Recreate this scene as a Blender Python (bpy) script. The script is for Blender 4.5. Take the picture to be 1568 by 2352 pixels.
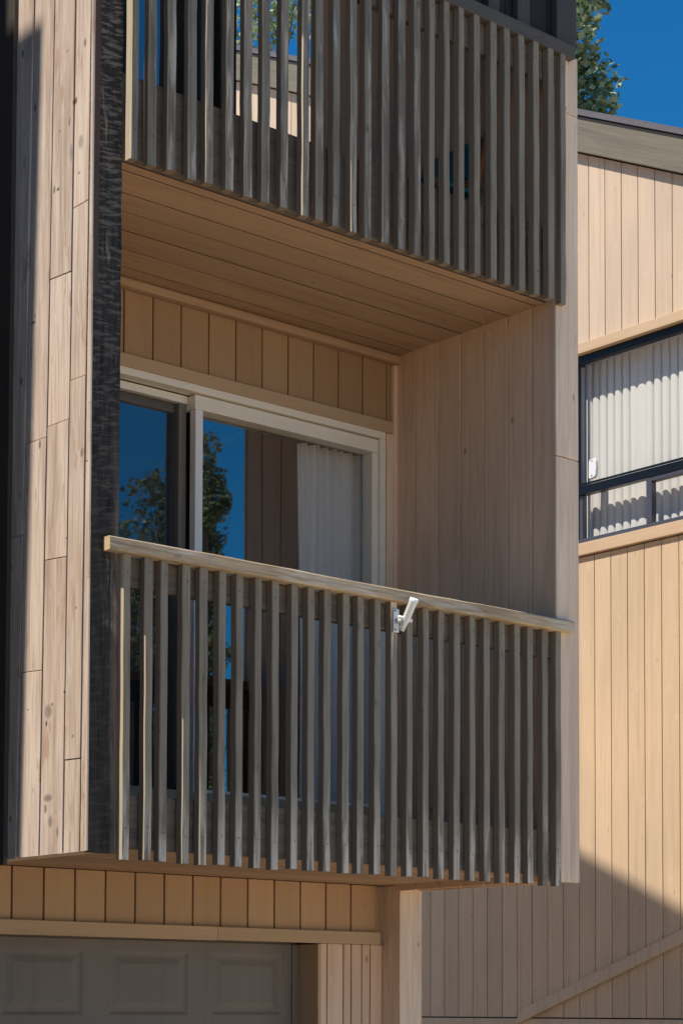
import bpy, bmesh, math, random
from mathutils import Vector, Matrix, noise
R = math.radians
random.seed(7)
for o in list(bpy.data.objects): bpy.data.objects.remove(o)
sc = bpy.context.scene
COL = sc.collection

# ------------------------------------------------------------------ camera
cam = bpy.data.cameras.new('camera'); camo = bpy.data.objects.new('camera', cam); COL.objects.link(camo)
yaw, pitch, roll = 0.7093, 0.0473, -0.0029
f = Vector((math.sin(yaw)*math.cos(pitch), math.cos(yaw)*math.cos(pitch), math.sin(pitch)))
r0 = Vector((math.cos(yaw), -math.sin(yaw), 0)); u0 = r0.cross(f)
rr = r0*math.cos(roll) - u0*math.sin(roll); uu = r0*math.sin(roll) + u0*math.cos(roll)
M = Matrix((rr, uu, -f)).transposed().to_4x4(); M.translation = Vector((-4.2766, -6.2658, -0.5564))
camo.matrix_world = M
cam.sensor_fit = 'HORIZONTAL'; cam.sensor_width = 36.0; cam.lens = 36.0*4603.35/1568.0
cam.shift_x = 0.0; cam.shift_y = (2096.5-1176.0)/1568.0*1.0
cam.clip_start = 0.05; cam.clip_end = 5000
sc.camera = camo

# ------------------------------------------------------------------ sky, sun, exposure
SUN = Vector((-1.0, -0.03, 1.69)).normalized()
w = bpy.data.worlds.new('World'); sc.world = w; w.use_nodes = True
nt = w.node_tree; nt.nodes.clear()
sky = nt.nodes.new('ShaderNodeTexSky'); sky.sky_type = 'NISHITA'; sky.sun_disc = False
sky.sun_elevation = math.asin(SUN.z); sky.sun_rotation = math.atan2(SUN.x, SUN.y)
sky.altitude = 1200; sky.air_density = 1.0; sky.dust_density = 0.25; sky.ozone_density = 4.0
bg = nt.nodes.new('ShaderNodeBackground'); bg.inputs[1].default_value = 0.085
ow = nt.nodes.new('ShaderNodeOutputWorld')
tint = nt.nodes.new('ShaderNodeMix'); tint.data_type = 'RGBA'; tint.blend_type = 'MULTIPLY'; tint.inputs[0].default_value = 1.0
tint.inputs[7].default_value = (.14, .86, 1.22, 1)      # deep clear mountain blue
nt.links.new(sky.outputs[0], tint.inputs[6]); nt.links.new(tint.outputs[2], bg.inputs[0]); nt.links.new(bg.outputs[0], ow.inputs[0])
sl = bpy.data.lights.new('sun', 'SUN'); sl.energy = 4.1; sl.angle = R(0.53); sl.color = (1.0, .945, .84)
so = bpy.data.objects.new('sun', sl); COL.objects.link(so)
so.rotation_euler = SUN.to_track_quat('Z', 'Y').to_euler(); so.location = (-20, 0, 30)
sc.view_settings.view_transform = 'Standard'; sc.view_settings.look = 'None'
sc.view_settings.exposure = 0.36; sc.view_settings.gamma = 1.0
sc.cycles.max_bounces = 10; sc.cycles.diffuse_bounces = 6; sc.cycles.transparent_max_bounces = 24
sc.cycles.caustics_reflective = False; sc.cycles.caustics_refractive = False

# ------------------------------------------------------------------ node helpers
class N:
    def __init__(s, name):
        s.m = bpy.data.materials.new(name); s.m.use_nodes = True; s.t = s.m.node_tree; s.t.nodes.clear()
        s.out = s.n('ShaderNodeOutputMaterial')
    def n(s, typ, **kw):
        nd = s.t.nodes.new(typ)
        for k, v in kw.items(): setattr(nd, k, v)
        return nd
    def set(s, sock, v):
        if hasattr(v, 'is_output') or isinstance(v, bpy.types.NodeSocket): s.t.links.new(v, sock)
        else:
            if isinstance(v, (tuple, list)) and len(v) == 3 and sock.type == 'RGBA': v = (*v, 1)
            sock.default_value = v
    def math(s, op, a, b=0.0, c=None, clamp=False):
        nd = s.n('ShaderNodeMath', operation=op); nd.use_clamp = clamp
        s.set(nd.inputs[0], a); s.set(nd.inputs[1], b)
        if c is not None: s.set(nd.inputs[2], c)
        return nd.outputs[0]
    def mix(s, fac, a, b, mode='MIX'):
        nd = s.n('ShaderNodeMix', data_type='RGBA', blend_type=mode)
        s.set(nd.inputs[0], fac); s.set(nd.inputs[6], a); s.set(nd.inputs[7], b)
        return nd.outputs[2]
    def ramp(s, v, lo, hi, a=0.0, b=1.0):
        nd = s.n('ShaderNodeMapRange'); nd.clamp = True
        s.set(nd.inputs[0], v); s.set(nd.inputs[1], lo); s.set(nd.inputs[2], hi); s.set(nd.inputs[3], a); s.set(nd.inputs[4], b)
        return nd.outputs[0]
    def xyz(s):
        tc = s.n('ShaderNodeTexCoord'); sp = s.n('ShaderNodeSeparateXYZ'); s.t.links.new(tc.outputs['Object'], sp.inputs[0])
        return sp.outputs[0], sp.outputs[1], sp.outputs[2]
    def vec(s, a, b, c):
        nd = s.n('ShaderNodeCombineXYZ')
        for i, v in enumerate((a, b, c)): s.set(nd.inputs[i], v)
        return nd.outputs[0]
    def noise(s, v, scale=1.0, detail=3.0, rough=.55, dist=0.0):
        nd = s.n('ShaderNodeTexNoise'); s.t.links.new(v, nd.inputs['Vector'])
        nd.inputs['Scale'].default_value = scale; nd.inputs['Detail'].default_value = detail
        nd.inputs['Roughness'].default_value = rough; nd.inputs['Distortion'].default_value = dist
        return nd.outputs[0]
    def island(s): return s.n('ShaderNodeNewGeometry').outputs['Random Per Island']
    def finish(s, col, rough=.7, height=None, bump=.3, dist=.004, spec=.3):
        b = s.n('ShaderNodeBsdfPrincipled')
        s.set(b.inputs['Base Color'], col); s.set(b.inputs['Roughness'], rough); b.inputs['Specular IOR Level'].default_value = spec
        if height is not None:
            bp = s.n('ShaderNodeBump'); bp.inputs['Strength'].default_value = bump; bp.inputs['Distance'].default_value = dist
            s.set(bp.inputs['Height'], height); s.t.links.new(bp.outputs[0], b.inputs['Normal'])
        s.t.links.new(b.outputs[0], s.out.inputs[0])
        return s.m

GZ = -2.35
SPOTS = [(0.249,2.614,0.0100,0.0070,1.0),(0.137,2.924,0.0150,0.0140,1.0),(0.173,2.855,0.0060,0.0210,0.8),(0.160,2.727,0.0090,0.0380,0.5),(0.093,2.751,0.0150,0.0220,0.5),(0.422,2.133,0.0160,0.0050,1.0),(0.284,0.577,0.0250,0.0270,0.6),(0.278,0.242,0.0280,0.0150,0.7),(0.262,0.150,0.0160,0.0240,0.6),(0.212,0.108,0.0090,0.0240,0.6),(0.296,0.532,0.0070,0.0120,1.0),(0.428,0.600,0.0060,0.0030,1.0),(0.256,0.602,0.0060,0.0050,1.0),(0.171,0.640,0.0070,0.0050,1.0),(0.109,0.464,0.0090,0.0070,0.6),(0.191,3.141,0.0100,0.0070,0.5),(0.241,2.840,0.0060,0.0060,0.8),(0.105,2.633,0.0090,0.0050,0.6),(0.168,1.231,0.0060,0.0030,0.6),(0.322,1.105,0.0060,0.0030,0.8),(0.094,0.951,0.0060,0.0050,0.7)]
def c3(c, k): return tuple(min(1, x*k) for x in c)

def wood_paint(name, base, stain=(.16, .10, .065), stain_amt=.3, grain=.25, knots=.3, bump=.35, along='Z', rough=.72, var=.12, fade=(.6,.55,.5), fade_amt=.0, patch=0.0, fadez=None, spots=None, nails=0):
    """painted or stained wood: board to board variation, grain along the board, knots, nail dots and worn streaks"""
    n = N(name); x, y, z = n.xyz(); isl = n.island()
    if along == 'Z': h = n.math('ADD', x, y); l = z
    elif along == 'X': h = n.math('ADD', y, z); l = x
    elif along == 'R': h = n.math('ADD', n.math('ADD', z, n.math('MULTIPLY', y, -.487)), x); l = y
    else: h = n.math('ADD', x, z); l = y
    off = n.math('MULTIPLY', isl, 37.0)
    g = n.noise(n.vec(n.math('MULTIPLY', h, 95.0), n.math('MULTIPLY', l, 2.6), off), 1.0, 5.0, .62, .35)
    g2 = n.noise(n.vec(n.math('MULTIPLY', h, 14.0), n.math('MULTIPLY', l, 1.1), off), 1.0, 4.0, .6, .6)
    big = n.noise(n.vec(n.math('MULTIPLY', h, 1.6), n.math('MULTIPLY', l, .9), 3.3), 1.0, 3.0, .5)
    col = n.mix(n.ramp(isl, 0, 1, 0, 1), c3(base, 1-var), c3(base, 1+var*.6))
    col = n.mix(n.ramp(big, .35, .68, 0, .35), col, c3(stain, 1.9))
    col = n.mix(n.math('MULTIPLY', n.ramp(g, .44, .64), grain), col, stain)
    col = n.mix(n.math('MULTIPLY', n.ramp(g2, .50, .68), stain_amt), col, stain)
    if fade_amt > 0:
        g3 = n.noise(n.vec(n.math('MULTIPLY', h, 30.0), n.math('MULTIPLY', l, 3.0), n.math('ADD', off, 9.0)), 1.0, 4.0, .6, .4)
        amt = n.math('MULTIPLY', n.ramp(g3, .52, .68), fade_amt)
        if fadez:
            zl = n.math('ADD', z, n.math('MULTIPLY', n.math('SUBTRACT', n.noise(n.vec(n.math('MULTIPLY', h, 20.0), l, off), 1.5, 3.0), .5), .5))
            amt = n.math('MULTIPLY', n.ramp(g3, .40, .55), n.ramp(zl, fadez[0], fadez[1], fadez[2], 1.0))
        col = n.mix(amt, col, fade)
    if nails:
        vn = n.n('ShaderNodeTexVoronoi'); vn.inputs['Scale'].default_value = 1.0; vn.inputs['Randomness'].default_value = .12
        n.t.links.new(n.vec(n.math('MULTIPLY', h, 6.297), n.math('MULTIPLY', l, 1.64), 0.5), vn.inputs['Vector'])
        col = n.mix(n.math('MULTIPLY', n.ramp(vn.outputs['Distance'], .020, .032, 1, 0), nails), col, c3(stain, .5))
        sc_ = n.noise(n.vec(n.math('MULTIPLY', h, 7.0), n.math('MULTIPLY', l, 5.0), 21.0), 1.0, 4.0, .6)
        col = n.mix(n.ramp(sc_, .62, .74, 0, .45), col, c3(base, 1.25))
        dr = n.noise(n.vec(n.math('MULTIPLY', h, 26.0), n.math('MULTIPLY', l, .45), n.math('ADD', off, 2.0)), 1.0, 4.0, .6)
        col = n.mix(n.ramp(dr, .54, .72, 0, .38), col, c3(base, .62))
    # knots and nail heads
    vo = n.n('ShaderNodeTexVoronoi'); vo.inputs['Scale'].default_value = 1.0
    n.t.links.new(n.vec(n.math('MULTIPLY', h, 9.0), n.math('MULTIPLY', l, 4.5), off), vo.inputs['Vector'])
    kn = n.ramp(vo.outputs['Distance'], .055, .10, 1, 0)
    col = n.mix(n.math('MULTIPLY', kn, knots), col, c3(stain, .45))
    if patch > 0:
        pn = n.noise(n.vec(n.math('MULTIPLY', h, 16.0), n.math('MULTIPLY', l, 3.5), n.math('ADD', off, 4.0)), 1.0, 5.0, .6, .3)
        col = n.mix(n.math('MULTIPLY', n.ramp(pn, .60, .66), patch), col, c3(stain, 1.5))
    for (sy_, sz_, ry_, rz_, dk) in (spots or []):
        wob = n.math('ADD', n.math('MULTIPLY', n.math('SUBTRACT', g2, .5), 2.0), n.math('MULTIPLY', n.math('SUBTRACT', g, .5), 2.2))
        d2 = n.math('ADD', n.math('POWER', n.math('DIVIDE', n.math('SUBTRACT', y, sy_), ry_), 2.0), n.math('POWER', n.math('DIVIDE', n.math('SUBTRACT', z, sz_-GZ), rz_), 2.0))
        col = n.mix(n.math('MULTIPLY', n.ramp(n.math('ADD', d2, wob), .3, 1.5, 1, 0), dk*.85), col, (.075, .05, .037))
    hgt = n.math('ADD', n.math('MULTIPLY', g, .7), n.math('MULTIPLY', g2, .5))
    hgt = n.math('SUBTRACT', hgt, n.math('MULTIPLY', kn, .4))
    return n.finish(col, rough, hgt, bump, .003)

TAN = (.54, .385, .285)
m_tan = wood_paint('tan_siding_paint', TAN, (.22, .13, .08), .12, .10, .25, .25)
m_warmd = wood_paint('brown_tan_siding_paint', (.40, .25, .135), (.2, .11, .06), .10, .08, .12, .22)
m_groove = None
m_warm = wood_paint('golden_tan_siding_paint', (.50, .325, .185), (.24, .13, .07), .10, .08, .12, .22)
m_wing = wood_paint('pinkish_tan_siding_paint', (.88, .625, .43), (.24, .15, .11), .2, .16, .5, .3, nails=.5)
m_fin = wood_paint('weathered_peeling_siding_paint', (.78, .62, .51), (.33, .215, .15), .62, .48, .75, .8, var=.09, fade=(.88, .78, .67), fade_amt=.30, patch=.8, spots=SPOTS, nails=.7)
m_end = wood_paint('weathered_corner_board_paint', (.88, .69, .51), (.30, .20, .15), .30, .22, .45, .4)
m_nbr = wood_paint('sunlit_cream_siding_paint', (.69, .50, .325), (.50, .345, .21), .26, .24, .25, .3, var=.07, nails=.5)
m_nbrup = wood_paint('sunlit_pale_siding_paint', (.70, .535, .40), (.52, .37, .25), .26, .24, .3, .3, var=.08, nails=.5)
m_trim = wood_paint('cream_trim_paint', (.64, .47, .31), (.36, .22, .13), .15, .12, .1, .2, along='Y')
m_trimx = wood_paint('tan_trim_paint', (.50, .34, .205), (.28, .17, .10), .12, .10, .1, .2, along='X')
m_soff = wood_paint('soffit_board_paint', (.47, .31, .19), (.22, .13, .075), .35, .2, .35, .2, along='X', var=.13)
m_fascia = wood_paint('olive_fascia_stain', (.235, .205, .155), (.12, .10, .075), .4, .35, .2, .4, along='R', var=.04)
m_slat = wood_paint('grey_stained_slat_front', (.242, .208, .158), (.14, .112, .08), .35, .5, .35, .7, var=.10, fade=(.66, .58, .48), fade_amt=.16, fadez=(2.72, 2.30, .10))
m_slatw = wood_paint('bare_topped_slat_front', (.275, .24, .19), (.15, .12, .09), .3, .4, .35, .7, var=.1, fade=(.74, .60, .44), fade_amt=.9, fadez=(3.28, 3.42, .1))
m_slatb = wood_paint('worn_grey_slat_front', (.245, .218, .18), (.10, .082, .064), .5, .6, .45, 1.0, var=.14, fade=(.66, .60, .53), fade_amt=.45)
m_side = wood_paint('sunlit_slat_edge', (.60, .50, .345), (.36, .26, .16), .25, .25, .2, .5, var=.12)  # cream sides put sunlit slivers into the colour of chosen slats
m_sideshade = wood_paint('shaded_slat_side', (.27, .20, .14), (.17, .12, .085), .3, .3, .1, .4)  # shade between the slats put into the side and bottom colour
m_rail = wood_paint('bleached_handrail_wood', (.58, .45, .295), (.22, .15, .09), .65, .6, .35, 1.0, along='X', fade=(.76, .69, .58), fade_amt=.55)
m_railend = wood_paint('sawn_handrail_end', (.68, .52, .30), (.42, .28, .14), .3, .3, .2, .5, along='Y')
m_rim = wood_paint('brown_stained_rim_board', (.21, .165, .125), (.06, .045, .035), .4, .35, .2, .5, along='X')
m_dkrail = wood_paint('dark_grey_stained_rail', (.10, .092, .082), (.05, .042, .036), .3, .3, .2, .5, along='X')
m_screen = wood_paint('charcoal_stained_screen_board', (.030, .028, .026), (.015, .013, .012), .3, .3, .1, .4)
m_batten = wood_paint('charcoal_grey_batten', (.075, .072, .068), (.03, .028, .026), .3, .3, .1, .4)
m_garage = wood_paint('grey_painted_garage_door', (.185, .155, .128), (.14, .115, .095), .3, .12, .0, .12, var=.02, rough=.45)
m_left = wood_paint('dark_brown_siding_stain', (.075, .058, .046), (.04, .03, .024), .3, .3, .2, .4)

def post_mat():
    n = N('charred_black_rough_sawn_timber'); x, y, z = n.xyz(); x = n.math('ADD', x, 1.2); z = n.math('ADD', z, -2.35)
    h = n.math('ADD', x, y)
    saw = n.noise(n.vec(n.math('MULTIPLY', h, 13.0), n.math('MULTIPLY', n.math('ADD', z, n.math('MULTIPLY', h, -.14)), 58.0), 1.0), 1.0, 3.0, .6, .3)
    gr = n.noise(n.vec(n.math('MULTIPLY', h, 75.0), n.math('MULTIPLY', z, 3.5), 2.0), 1.0, 5.0, .65, .5)
    bl = n.noise(n.vec(n.math('MULTIPLY', h, 13.0), n.math('MULTIPLY', z, 3.4), 6.0), 1.0, 5.0, .62, .7)
    col = n.mix(n.ramp(gr, .3, .75), (.012, .0115, .0115), (.066, .058, .051))
    # rough saw marks are clear in the upper part, worn smooth below the handrail
    upz = n.ramp(z, 1.0, 3.2, .12, .85)
    col = n.mix(n.math('MULTIPLY', n.ramp(saw, .49, .60), upz), col, (.19, .165, .145))
    # strip on the inner side bleached to brown below, flakes of old paint
    edge = n.ramp(n.math('ADD', x, n.math('MULTIPLY', n.noise(n.vec(z, 3.0, 1.0), 2.2, 4.0), .07)), -.012, .012)
    low = n.ramp(z, 1.75, 1.15)
    col = n.mix(n.math('MULTIPLY', n.math('MULTIPLY', edge, low), .72), col, n.mix(n.ramp(gr, .35, .65), (.085, .06, .047), (.24, .185, .15)))
    fl = n.math('MULTIPLY', n.ramp(bl, .60, .67), n.ramp(gr, .40, .62))
    col = n.mix(n.math('MULTIPLY', fl, .8), col, (.32, .26, .215))
    hg = n.math('ADD', n.math('MULTIPLY', saw, n.math('ADD', upz, .1)), n.math('MULTIPLY', gr, .6))
    return n.finish(col, .85, hg, 1.0, .009, .25)
m_post = post_mat()

def plain(name, col, rough=.5, metal=0.0, spec=.5, nscale=0, namt=0):
    n = N(name); c = col; hgt = None
    if nscale:
        x, y, z = n.xyz(); ns = n.noise(n.vec(x, y, z), nscale, 4.0)
        c = n.mix(n.math('MULTIPLY', n.ramp(ns, .35, .7), namt), col, c3(col, .6)); hgt = ns
    m = n.finish(c, rough, hgt, .15, .003, spec)
    for nd in n.t.nodes:
        if nd.type == 'BSDF_PRINCIPLED': nd.inputs['Metallic'].default_value = metal
    return m
m_frame = plain('almond_vinyl_frame', (.88, .78, .64), .45, nscale=6, namt=.15)
m_frameg = plain('white_vinyl_stile', (.88, .84, .78), .4, nscale=6, namt=.1)
m_sash = plain('brown_grey_vinyl_sash', (.20, .165, .135), .5, nscale=12, namt=.2)
m_dark = plain('dark_bronze_metal', (.035, .033, .032), .4, .4, nscale=30, namt=.2)
m_black = plain('black_aluminium', (.018, .018, .020), .35, .5, nscale=30, namt=.2)
m_greyal = plain('dull_grey_aluminium', (.13, .125, .14), .4, .5, nscale=30, namt=.2)
m_white = plain('white_plastic', (.86, .86, .86), .35, nscale=40, namt=.05)
m_screw = plain('steel_screw', (.25, .25, .26), .4, .9, nscale=40, namt=.2)
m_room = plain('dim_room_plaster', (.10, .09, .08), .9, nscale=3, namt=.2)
m_carpet = plain('pale_bounce_floor', (.62, .58, .52), .95, nscale=60, namt=.2)
m_teal = plain('teal_canvas', (.02, .17, .22), .8, nscale=60, namt=.3)
m_orange = plain('orange_varnished_wood', (.34, .13, .04), .5, nscale=40, namt=.4)
m_shingle = plain('grey_roof_shingle', (.16, .145, .16), .85, nscale=25, namt=.4)
m_bark = plain('grey_brown_bark', (.14, .11, .085), .9, nscale=14, namt=.5)
m_nail = plain('rusty_screw_head', (.10, .055, .035), .6, .3, nscale=90, namt=.3)
m_web = plain('bare_wood_patch', (.45, .37, .28), .8, nscale=40, namt=.3)

def glass_mat(name, ior, rough=.01, tint=(1, 1, 1), wob=.0):
    n = N(name)
    fr = n.n('ShaderNodeFresnel'); bf = n.n('ShaderNodeNewGeometry').outputs['Backfacing']; n.set(fr.inputs['IOR'], n.ramp(bf, 0, 1, ior, 1/ior))
    gl = n.n('ShaderNodeBsdfGlossy'); gl.inputs['Roughness'].default_value = rough; gl.inputs['Color'].default_value = (1, 1, 1, 1)
    tr = n.n('ShaderNodeBsdfTransparent'); tr.inputs['Color'].default_value = (*tint, 1)
    mx = n.n('ShaderNodeMixShader')
    n.t.links.new(fr.outputs[0], mx.inputs[0]); n.t.links.new(tr.outputs[0], mx.inputs[1]); n.t.links.new(gl.outputs[0], mx.inputs[2])
    if wob:
        x, y, z = n.xyz(); ns = n.noise(n.vec(x, y, n.math('MULTIPLY', z, .5)), 1.8, 2.0)
        bp = n.n('ShaderNodeBump'); bp.inputs['Strength'].default_value = wob; bp.inputs['Distance'].default_value = .01
        n.set(bp.inputs['Height'], ns); n.t.links.new(bp.outputs[0], gl.inputs['Normal'])
    n.t.links.new(mx.outputs[0], n.out.inputs[0]); return n.m
def sheet(x0, x1, y, z0, z1):
    bm = bmesh.new(); bm.faces.new([bm.verts.new(p) for p in ((x0, y, z0), (x1, y, z0), (x1, y, z1), (x0, y, z1))]); return bm
def sheet_x(x, y0, y1, z0, z1):
    bm = bmesh.new(); bm.faces.new([bm.verts.new(p) for p in ((x, y1, z0), (x, y0, z0), (x, y0, z1), (x, y1, z1))]); return bm
m_glass = glass_mat('coated_window_glass', 3.5, .012, (.95, .97, .98), .09)
m_pane = glass_mat('clear_window_glass', 1.35, .02, (.97, .975, .98))
def mesh_screen():
    n = N('fine_insect_screen'); x, y, z = n.xyz()
    df = n.n('ShaderNodeBsdfDiffuse'); df.inputs['Color'].default_value = (.045, .05, .065, 1)
    tr = n.n('ShaderNodeBsdfTransparent'); mx = n.n('ShaderNodeMixShader'); mx.inputs[0].default_value = .22
    n.t.links.new(tr.outputs[0], mx.inputs[1]); n.t.links.new(df.outputs[0], mx.inputs[2]); n.t.links.new(mx.outputs[0], n.out.inputs[0])
    return n.m
m_mesh = mesh_screen()
def cloth(name, col, tl=.35):
    n = N(name)
    x, y, z = n.xyz(); ns = n.noise(n.vec(n.math('MULTIPLY', x, 8.0), n.math('MULTIPLY', y, 8.0), z), 6.0, 4.0)
    c = n.mix(n.ramp(ns, .3, .8, 0, .12), col, c3(col, .75))
    df = n.n('ShaderNodeBsdfDiffuse'); t = n.n('ShaderNodeBsdfTranslucent'); mx = n.n('ShaderNodeMixShader'); mx.inputs[0].default_value = tl
    n.set(df.inputs[0], c); n.set(t.inputs[0], c)
    n.t.links.new(df.outputs[0], mx.inputs[1]); n.t.links.new(t.outputs[0], mx.inputs[2]); n.t.links.new(mx.outputs[0], n.out.inputs[0])
    return n.m
m_curt = cloth('white_sheer_curtain', (.95, .95, .94), .04)
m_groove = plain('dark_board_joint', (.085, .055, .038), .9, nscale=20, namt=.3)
m_joint = plain('brown_board_joint', (.20, .135, .09), .9, nscale=20, namt=.3)
m_blind = cloth('off_white_vinyl_blind', (.90, .86, .79), .12)
def leaf_mat(name, a, b):
    n = N(name); isl = n.island()
    c = n.mix(isl, a, b)
    p = n.n('ShaderNodeBsdfPrincipled'); n.set(p.inputs['Base Color'], c); p.inputs['Roughness'].default_value = .45; p.inputs['Specular IOR Level'].default_value = .5
    t = n.n('ShaderNodeBsdfTranslucent'); n.set(t.inputs[0], n.mix(.5, c, (.12, .2, .03))); mx = n.n('ShaderNodeMixShader'); mx.inputs[0].default_value = .3
    n.t.links.new(p.outputs[0], mx.inputs[1]); n.t.links.new(t.outputs[0], mx.inputs[2]); n.t.links.new(mx.outputs[0], n.out.inputs[0])
    return n.m
m_leaf = leaf_mat('poplar_leaf', (.085, .13, .045), (.52, .58, .34))
m_leafm = leaf_mat('mid_green_leaf', (.05, .07, .03), (.24, .26, .14))
m_leafd = leaf_mat('dark_leaf', (.03, .055, .022), (.10, .14, .05))
def concrete():
    n = N('worn_concrete_paving'); x, y, z = n.xyz(); v = n.vec(x, y, z)
    a = n.noise(v, .6, 5.0); b = n.noise(v, 40.0, 4.0)
    c = n.mix(n.ramp(a, .3, .7), (.74, .595, .43), (.64, .51, .36)); c = n.mix(n.ramp(b, .4, .8, 0, .3), c, (.2, .18, .16))
    return n.finish(c, .9, b, .3, .004)
m_ground = concrete()

# ------------------------------------------------------------------ mesh helpers
ROOTLOC = {}
def bm_new(): return bmesh.new()
def hexa(bm, P, mat=0):
    """8 corners: bottom loop 0-3, top loop 4-7"""
    v = [bm.verts.new(p) for p in P]
    fs = [(0,3,2,1),(4,5,6,7),(0,1,5,4),(1,2,6,5),(2,3,7,6),(3,0,4,7)]
    for q in fs:
        fc = bm.faces.new([v[i] for i in q]); fc.material_index = mat
    return v
def box(bm, x0, x1, y0, y1, z0, z1, mat=0):
    if x0 > x1: x0, x1 = x1, x0
    if y0 > y1: y0, y1 = y1, y0
    if z0 > z1: z0, z1 = z1, z0
    return hexa(bm, [(x0,y0,z0),(x1,y0,z0),(x1,y1,z0),(x0,y1,z0),(x0,y0,z1),(x1,y0,z1),(x1,y1,z1),(x0,y1,z1)], mat)
def bevel(bm, wd=.002, seg=1):
    bmesh.ops.bevel(bm, geom=list(bm.edges), offset=wd, segments=seg, affect='EDGES', profile=.6, clamp_overlap=True)
def tube(bm, a, b, ra, rb=None, n=12, caps=True):
    a, b = Vector(a), Vector(b); rb = ra if rb is None else rb
    q = (b-a).to_track_quat('Z', 'Y')
    A = [bm.verts.new(a + q @ Vector((ra*math.cos(t), ra*math.sin(t), 0))) for t in [2*math.pi*i/n for i in range(n)]]
    B = [bm.verts.new(b + q @ Vector((rb*math.cos(t), rb*math.sin(t), 0))) for t in [2*math.pi*i/n for i in range(n)]]
    for i in range(n):
        fc = bm.faces.new((A[i], A[(i+1) % n], B[(i+1) % n], B[i])); fc.smooth = True
    if caps: bm.faces.new(A[::-1]); bm.faces.new(B)
def rootloc(p):
    while p is not None and p.parent is not None: p = p.parent
    return Vector(p.location) if p is not None else Vector((0, 0, 0))
def build(name, bm, mats, parent=None, bev=0, loc=None, flat=False):
    if bev: bevel(bm, bev)
    if not flat: bmesh.ops.recalc_face_normals(bm, faces=list(bm.faces))
    me = bpy.data.meshes.new(name)
    L = rootloc(parent) if parent is not None else Vector(loc or (0, 0, 0))
    bmesh.ops.translate(bm, verts=list(bm.verts), vec=-L)
    bm.to_mesh(me); bm.free()
    for m in (mats if isinstance(mats, (list, tuple)) else [mats]): me.materials.append(m)
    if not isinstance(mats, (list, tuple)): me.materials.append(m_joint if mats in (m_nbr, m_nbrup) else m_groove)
    o = bpy.data.objects.new(name, me); COL.objects.link(o)
    if parent is not None: o.parent = parent
    else: o.location = L
    return o
def tag(o, label=None, cat=None, group=None, kind=None):
    if label: o['label'] = label
    if cat: o['category'] = cat
    if group: o['group'] = group
    if kind: o['kind'] = kind
    return o
def thing(name, loc, label, cat, group=None):
    o = bpy.data.objects.new(name, None); COL.objects.link(o); o.location = loc; o.empty_display_size = .2
    return tag(o, label, cat, group)

def boards(axis, plane, seams, z0, z1, thick=.018, gap=.007, back=True, seed=1, joints=None, jit=.0015, topseams=None, face=-1):
    """vertical board siding as one mesh. axis 'X': runs along X, faces -Y (or +Y when face=1); 'Y': runs along Y, faces -X.
    z0, z1: number or function of the running coordinate. joints: {board: [heights]} butt joints. topseams: leaning boards."""
    rn = random.Random(seed); bm = bm_new()
    fz0 = z0 if callable(z0) else (lambda s: z0); fz1 = z1 if callable(z1) else (lambda s: z1)
    ts = topseams or seams
    for i in range(len(seams)-1):
        a, b = seams[i]+gap/2, seams[i+1]-gap/2; ta, tb = ts[i]+gap/2, ts[i+1]-gap/2
        if b-a < .004: continue
        zs = [None] + sorted((joints or {}).get(i, [])) + [None]
        sls = {e: rn.uniform(-.03, .07) for e in zs if e is not None}
        for k in range(len(zs)-1):
            def zz(s, which, e):
                if e is not None: return e + (.0012 if which == 0 else -.0012) + (s-a)*sls[e]
                return fz0(s) if which == 0 else fz1(s)
            d = plane + face*rn.uniform(0, jit)
            e = d - face*thick
            lo = [zz(a, 0, zs[k]), zz(b, 0, zs[k])]; hi = [zz(a, 1, zs[k+1]), zz(b, 1, zs[k+1])]
            H0, H1 = fz0(a), max(fz1(a), fz0(a)+.01)
            def lerp(s0, s1, z): t = (z-H0)/(H1-H0); return s0+(s1-s0)*t
            def P(s0, s1, z, dep):
                s = lerp(s0, s1, z); return (s, dep, z) if axis == 'X' else (dep, s, z)
            hexa(bm, [P(a,ta,lo[0],d),P(b,tb,lo[1],d),P(b,tb,lo[1],e),P(a,ta,lo[0],e),P(a,ta,hi[0],d),P(b,tb,hi[1],d),P(b,tb,hi[1],e),P(a,ta,hi[0],e)])
    bevel(bm, .0018)
    if back:
        a, b = seams[0], seams[-1]; ta, tb = ts[0], ts[-1]
        d = plane - face*(thick*.45); e = plane - face*(thick*1.8)
        def Q(s, z, dep): return (s, dep, z) if axis == 'X' else (dep, s, z)
        i0, i1 = .004, -.004
        hexa(bm, [Q(a+i0,fz0(a)+.006,d),Q(b+i1,fz0(b)+.006,d),Q(b+i1,fz0(b)+.006,e),Q(a+i0,fz0(a)+.006,e),Q(ta+i0,fz1(a)-.006,d),Q(tb+i1,fz1(b)-.006,d),Q(tb+i1,fz1(b)-.006,e),Q(ta+i0,fz1(a)-.006,e)], 1)
    return bm
def seq(start, step, lo, hi):
    """seams at start + k*step clipped to lo..hi"""
    k0 = math.ceil((lo-start)/step); s = [lo]
    k = k0
    while start+k*step < hi-.001:
        v = start+k*step
        if v > lo+.001: s.append(v)
        k += 1
    return s+[hi]

GZ = -2.35; S = .1588; D = 1.1243; YG = 1.21; W = 2.4083

# ------------------------------------------------------------------ ground
bm = bm_new(); g = 600
v = [bm.verts.new(p) for p in ((-g,-g,GZ),(g,-g,GZ),(g,g,GZ),(-g,g,GZ))]; bm.faces.new(v)
tag(build('ground', bm, m_ground), kind='structure')

# ================================================================== the townhouse
T = thing('townhouse', (1.2, 0.0, GZ), 'brown board-sided townhouse with two slatted balconies above a grey garage door', 'building')

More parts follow.
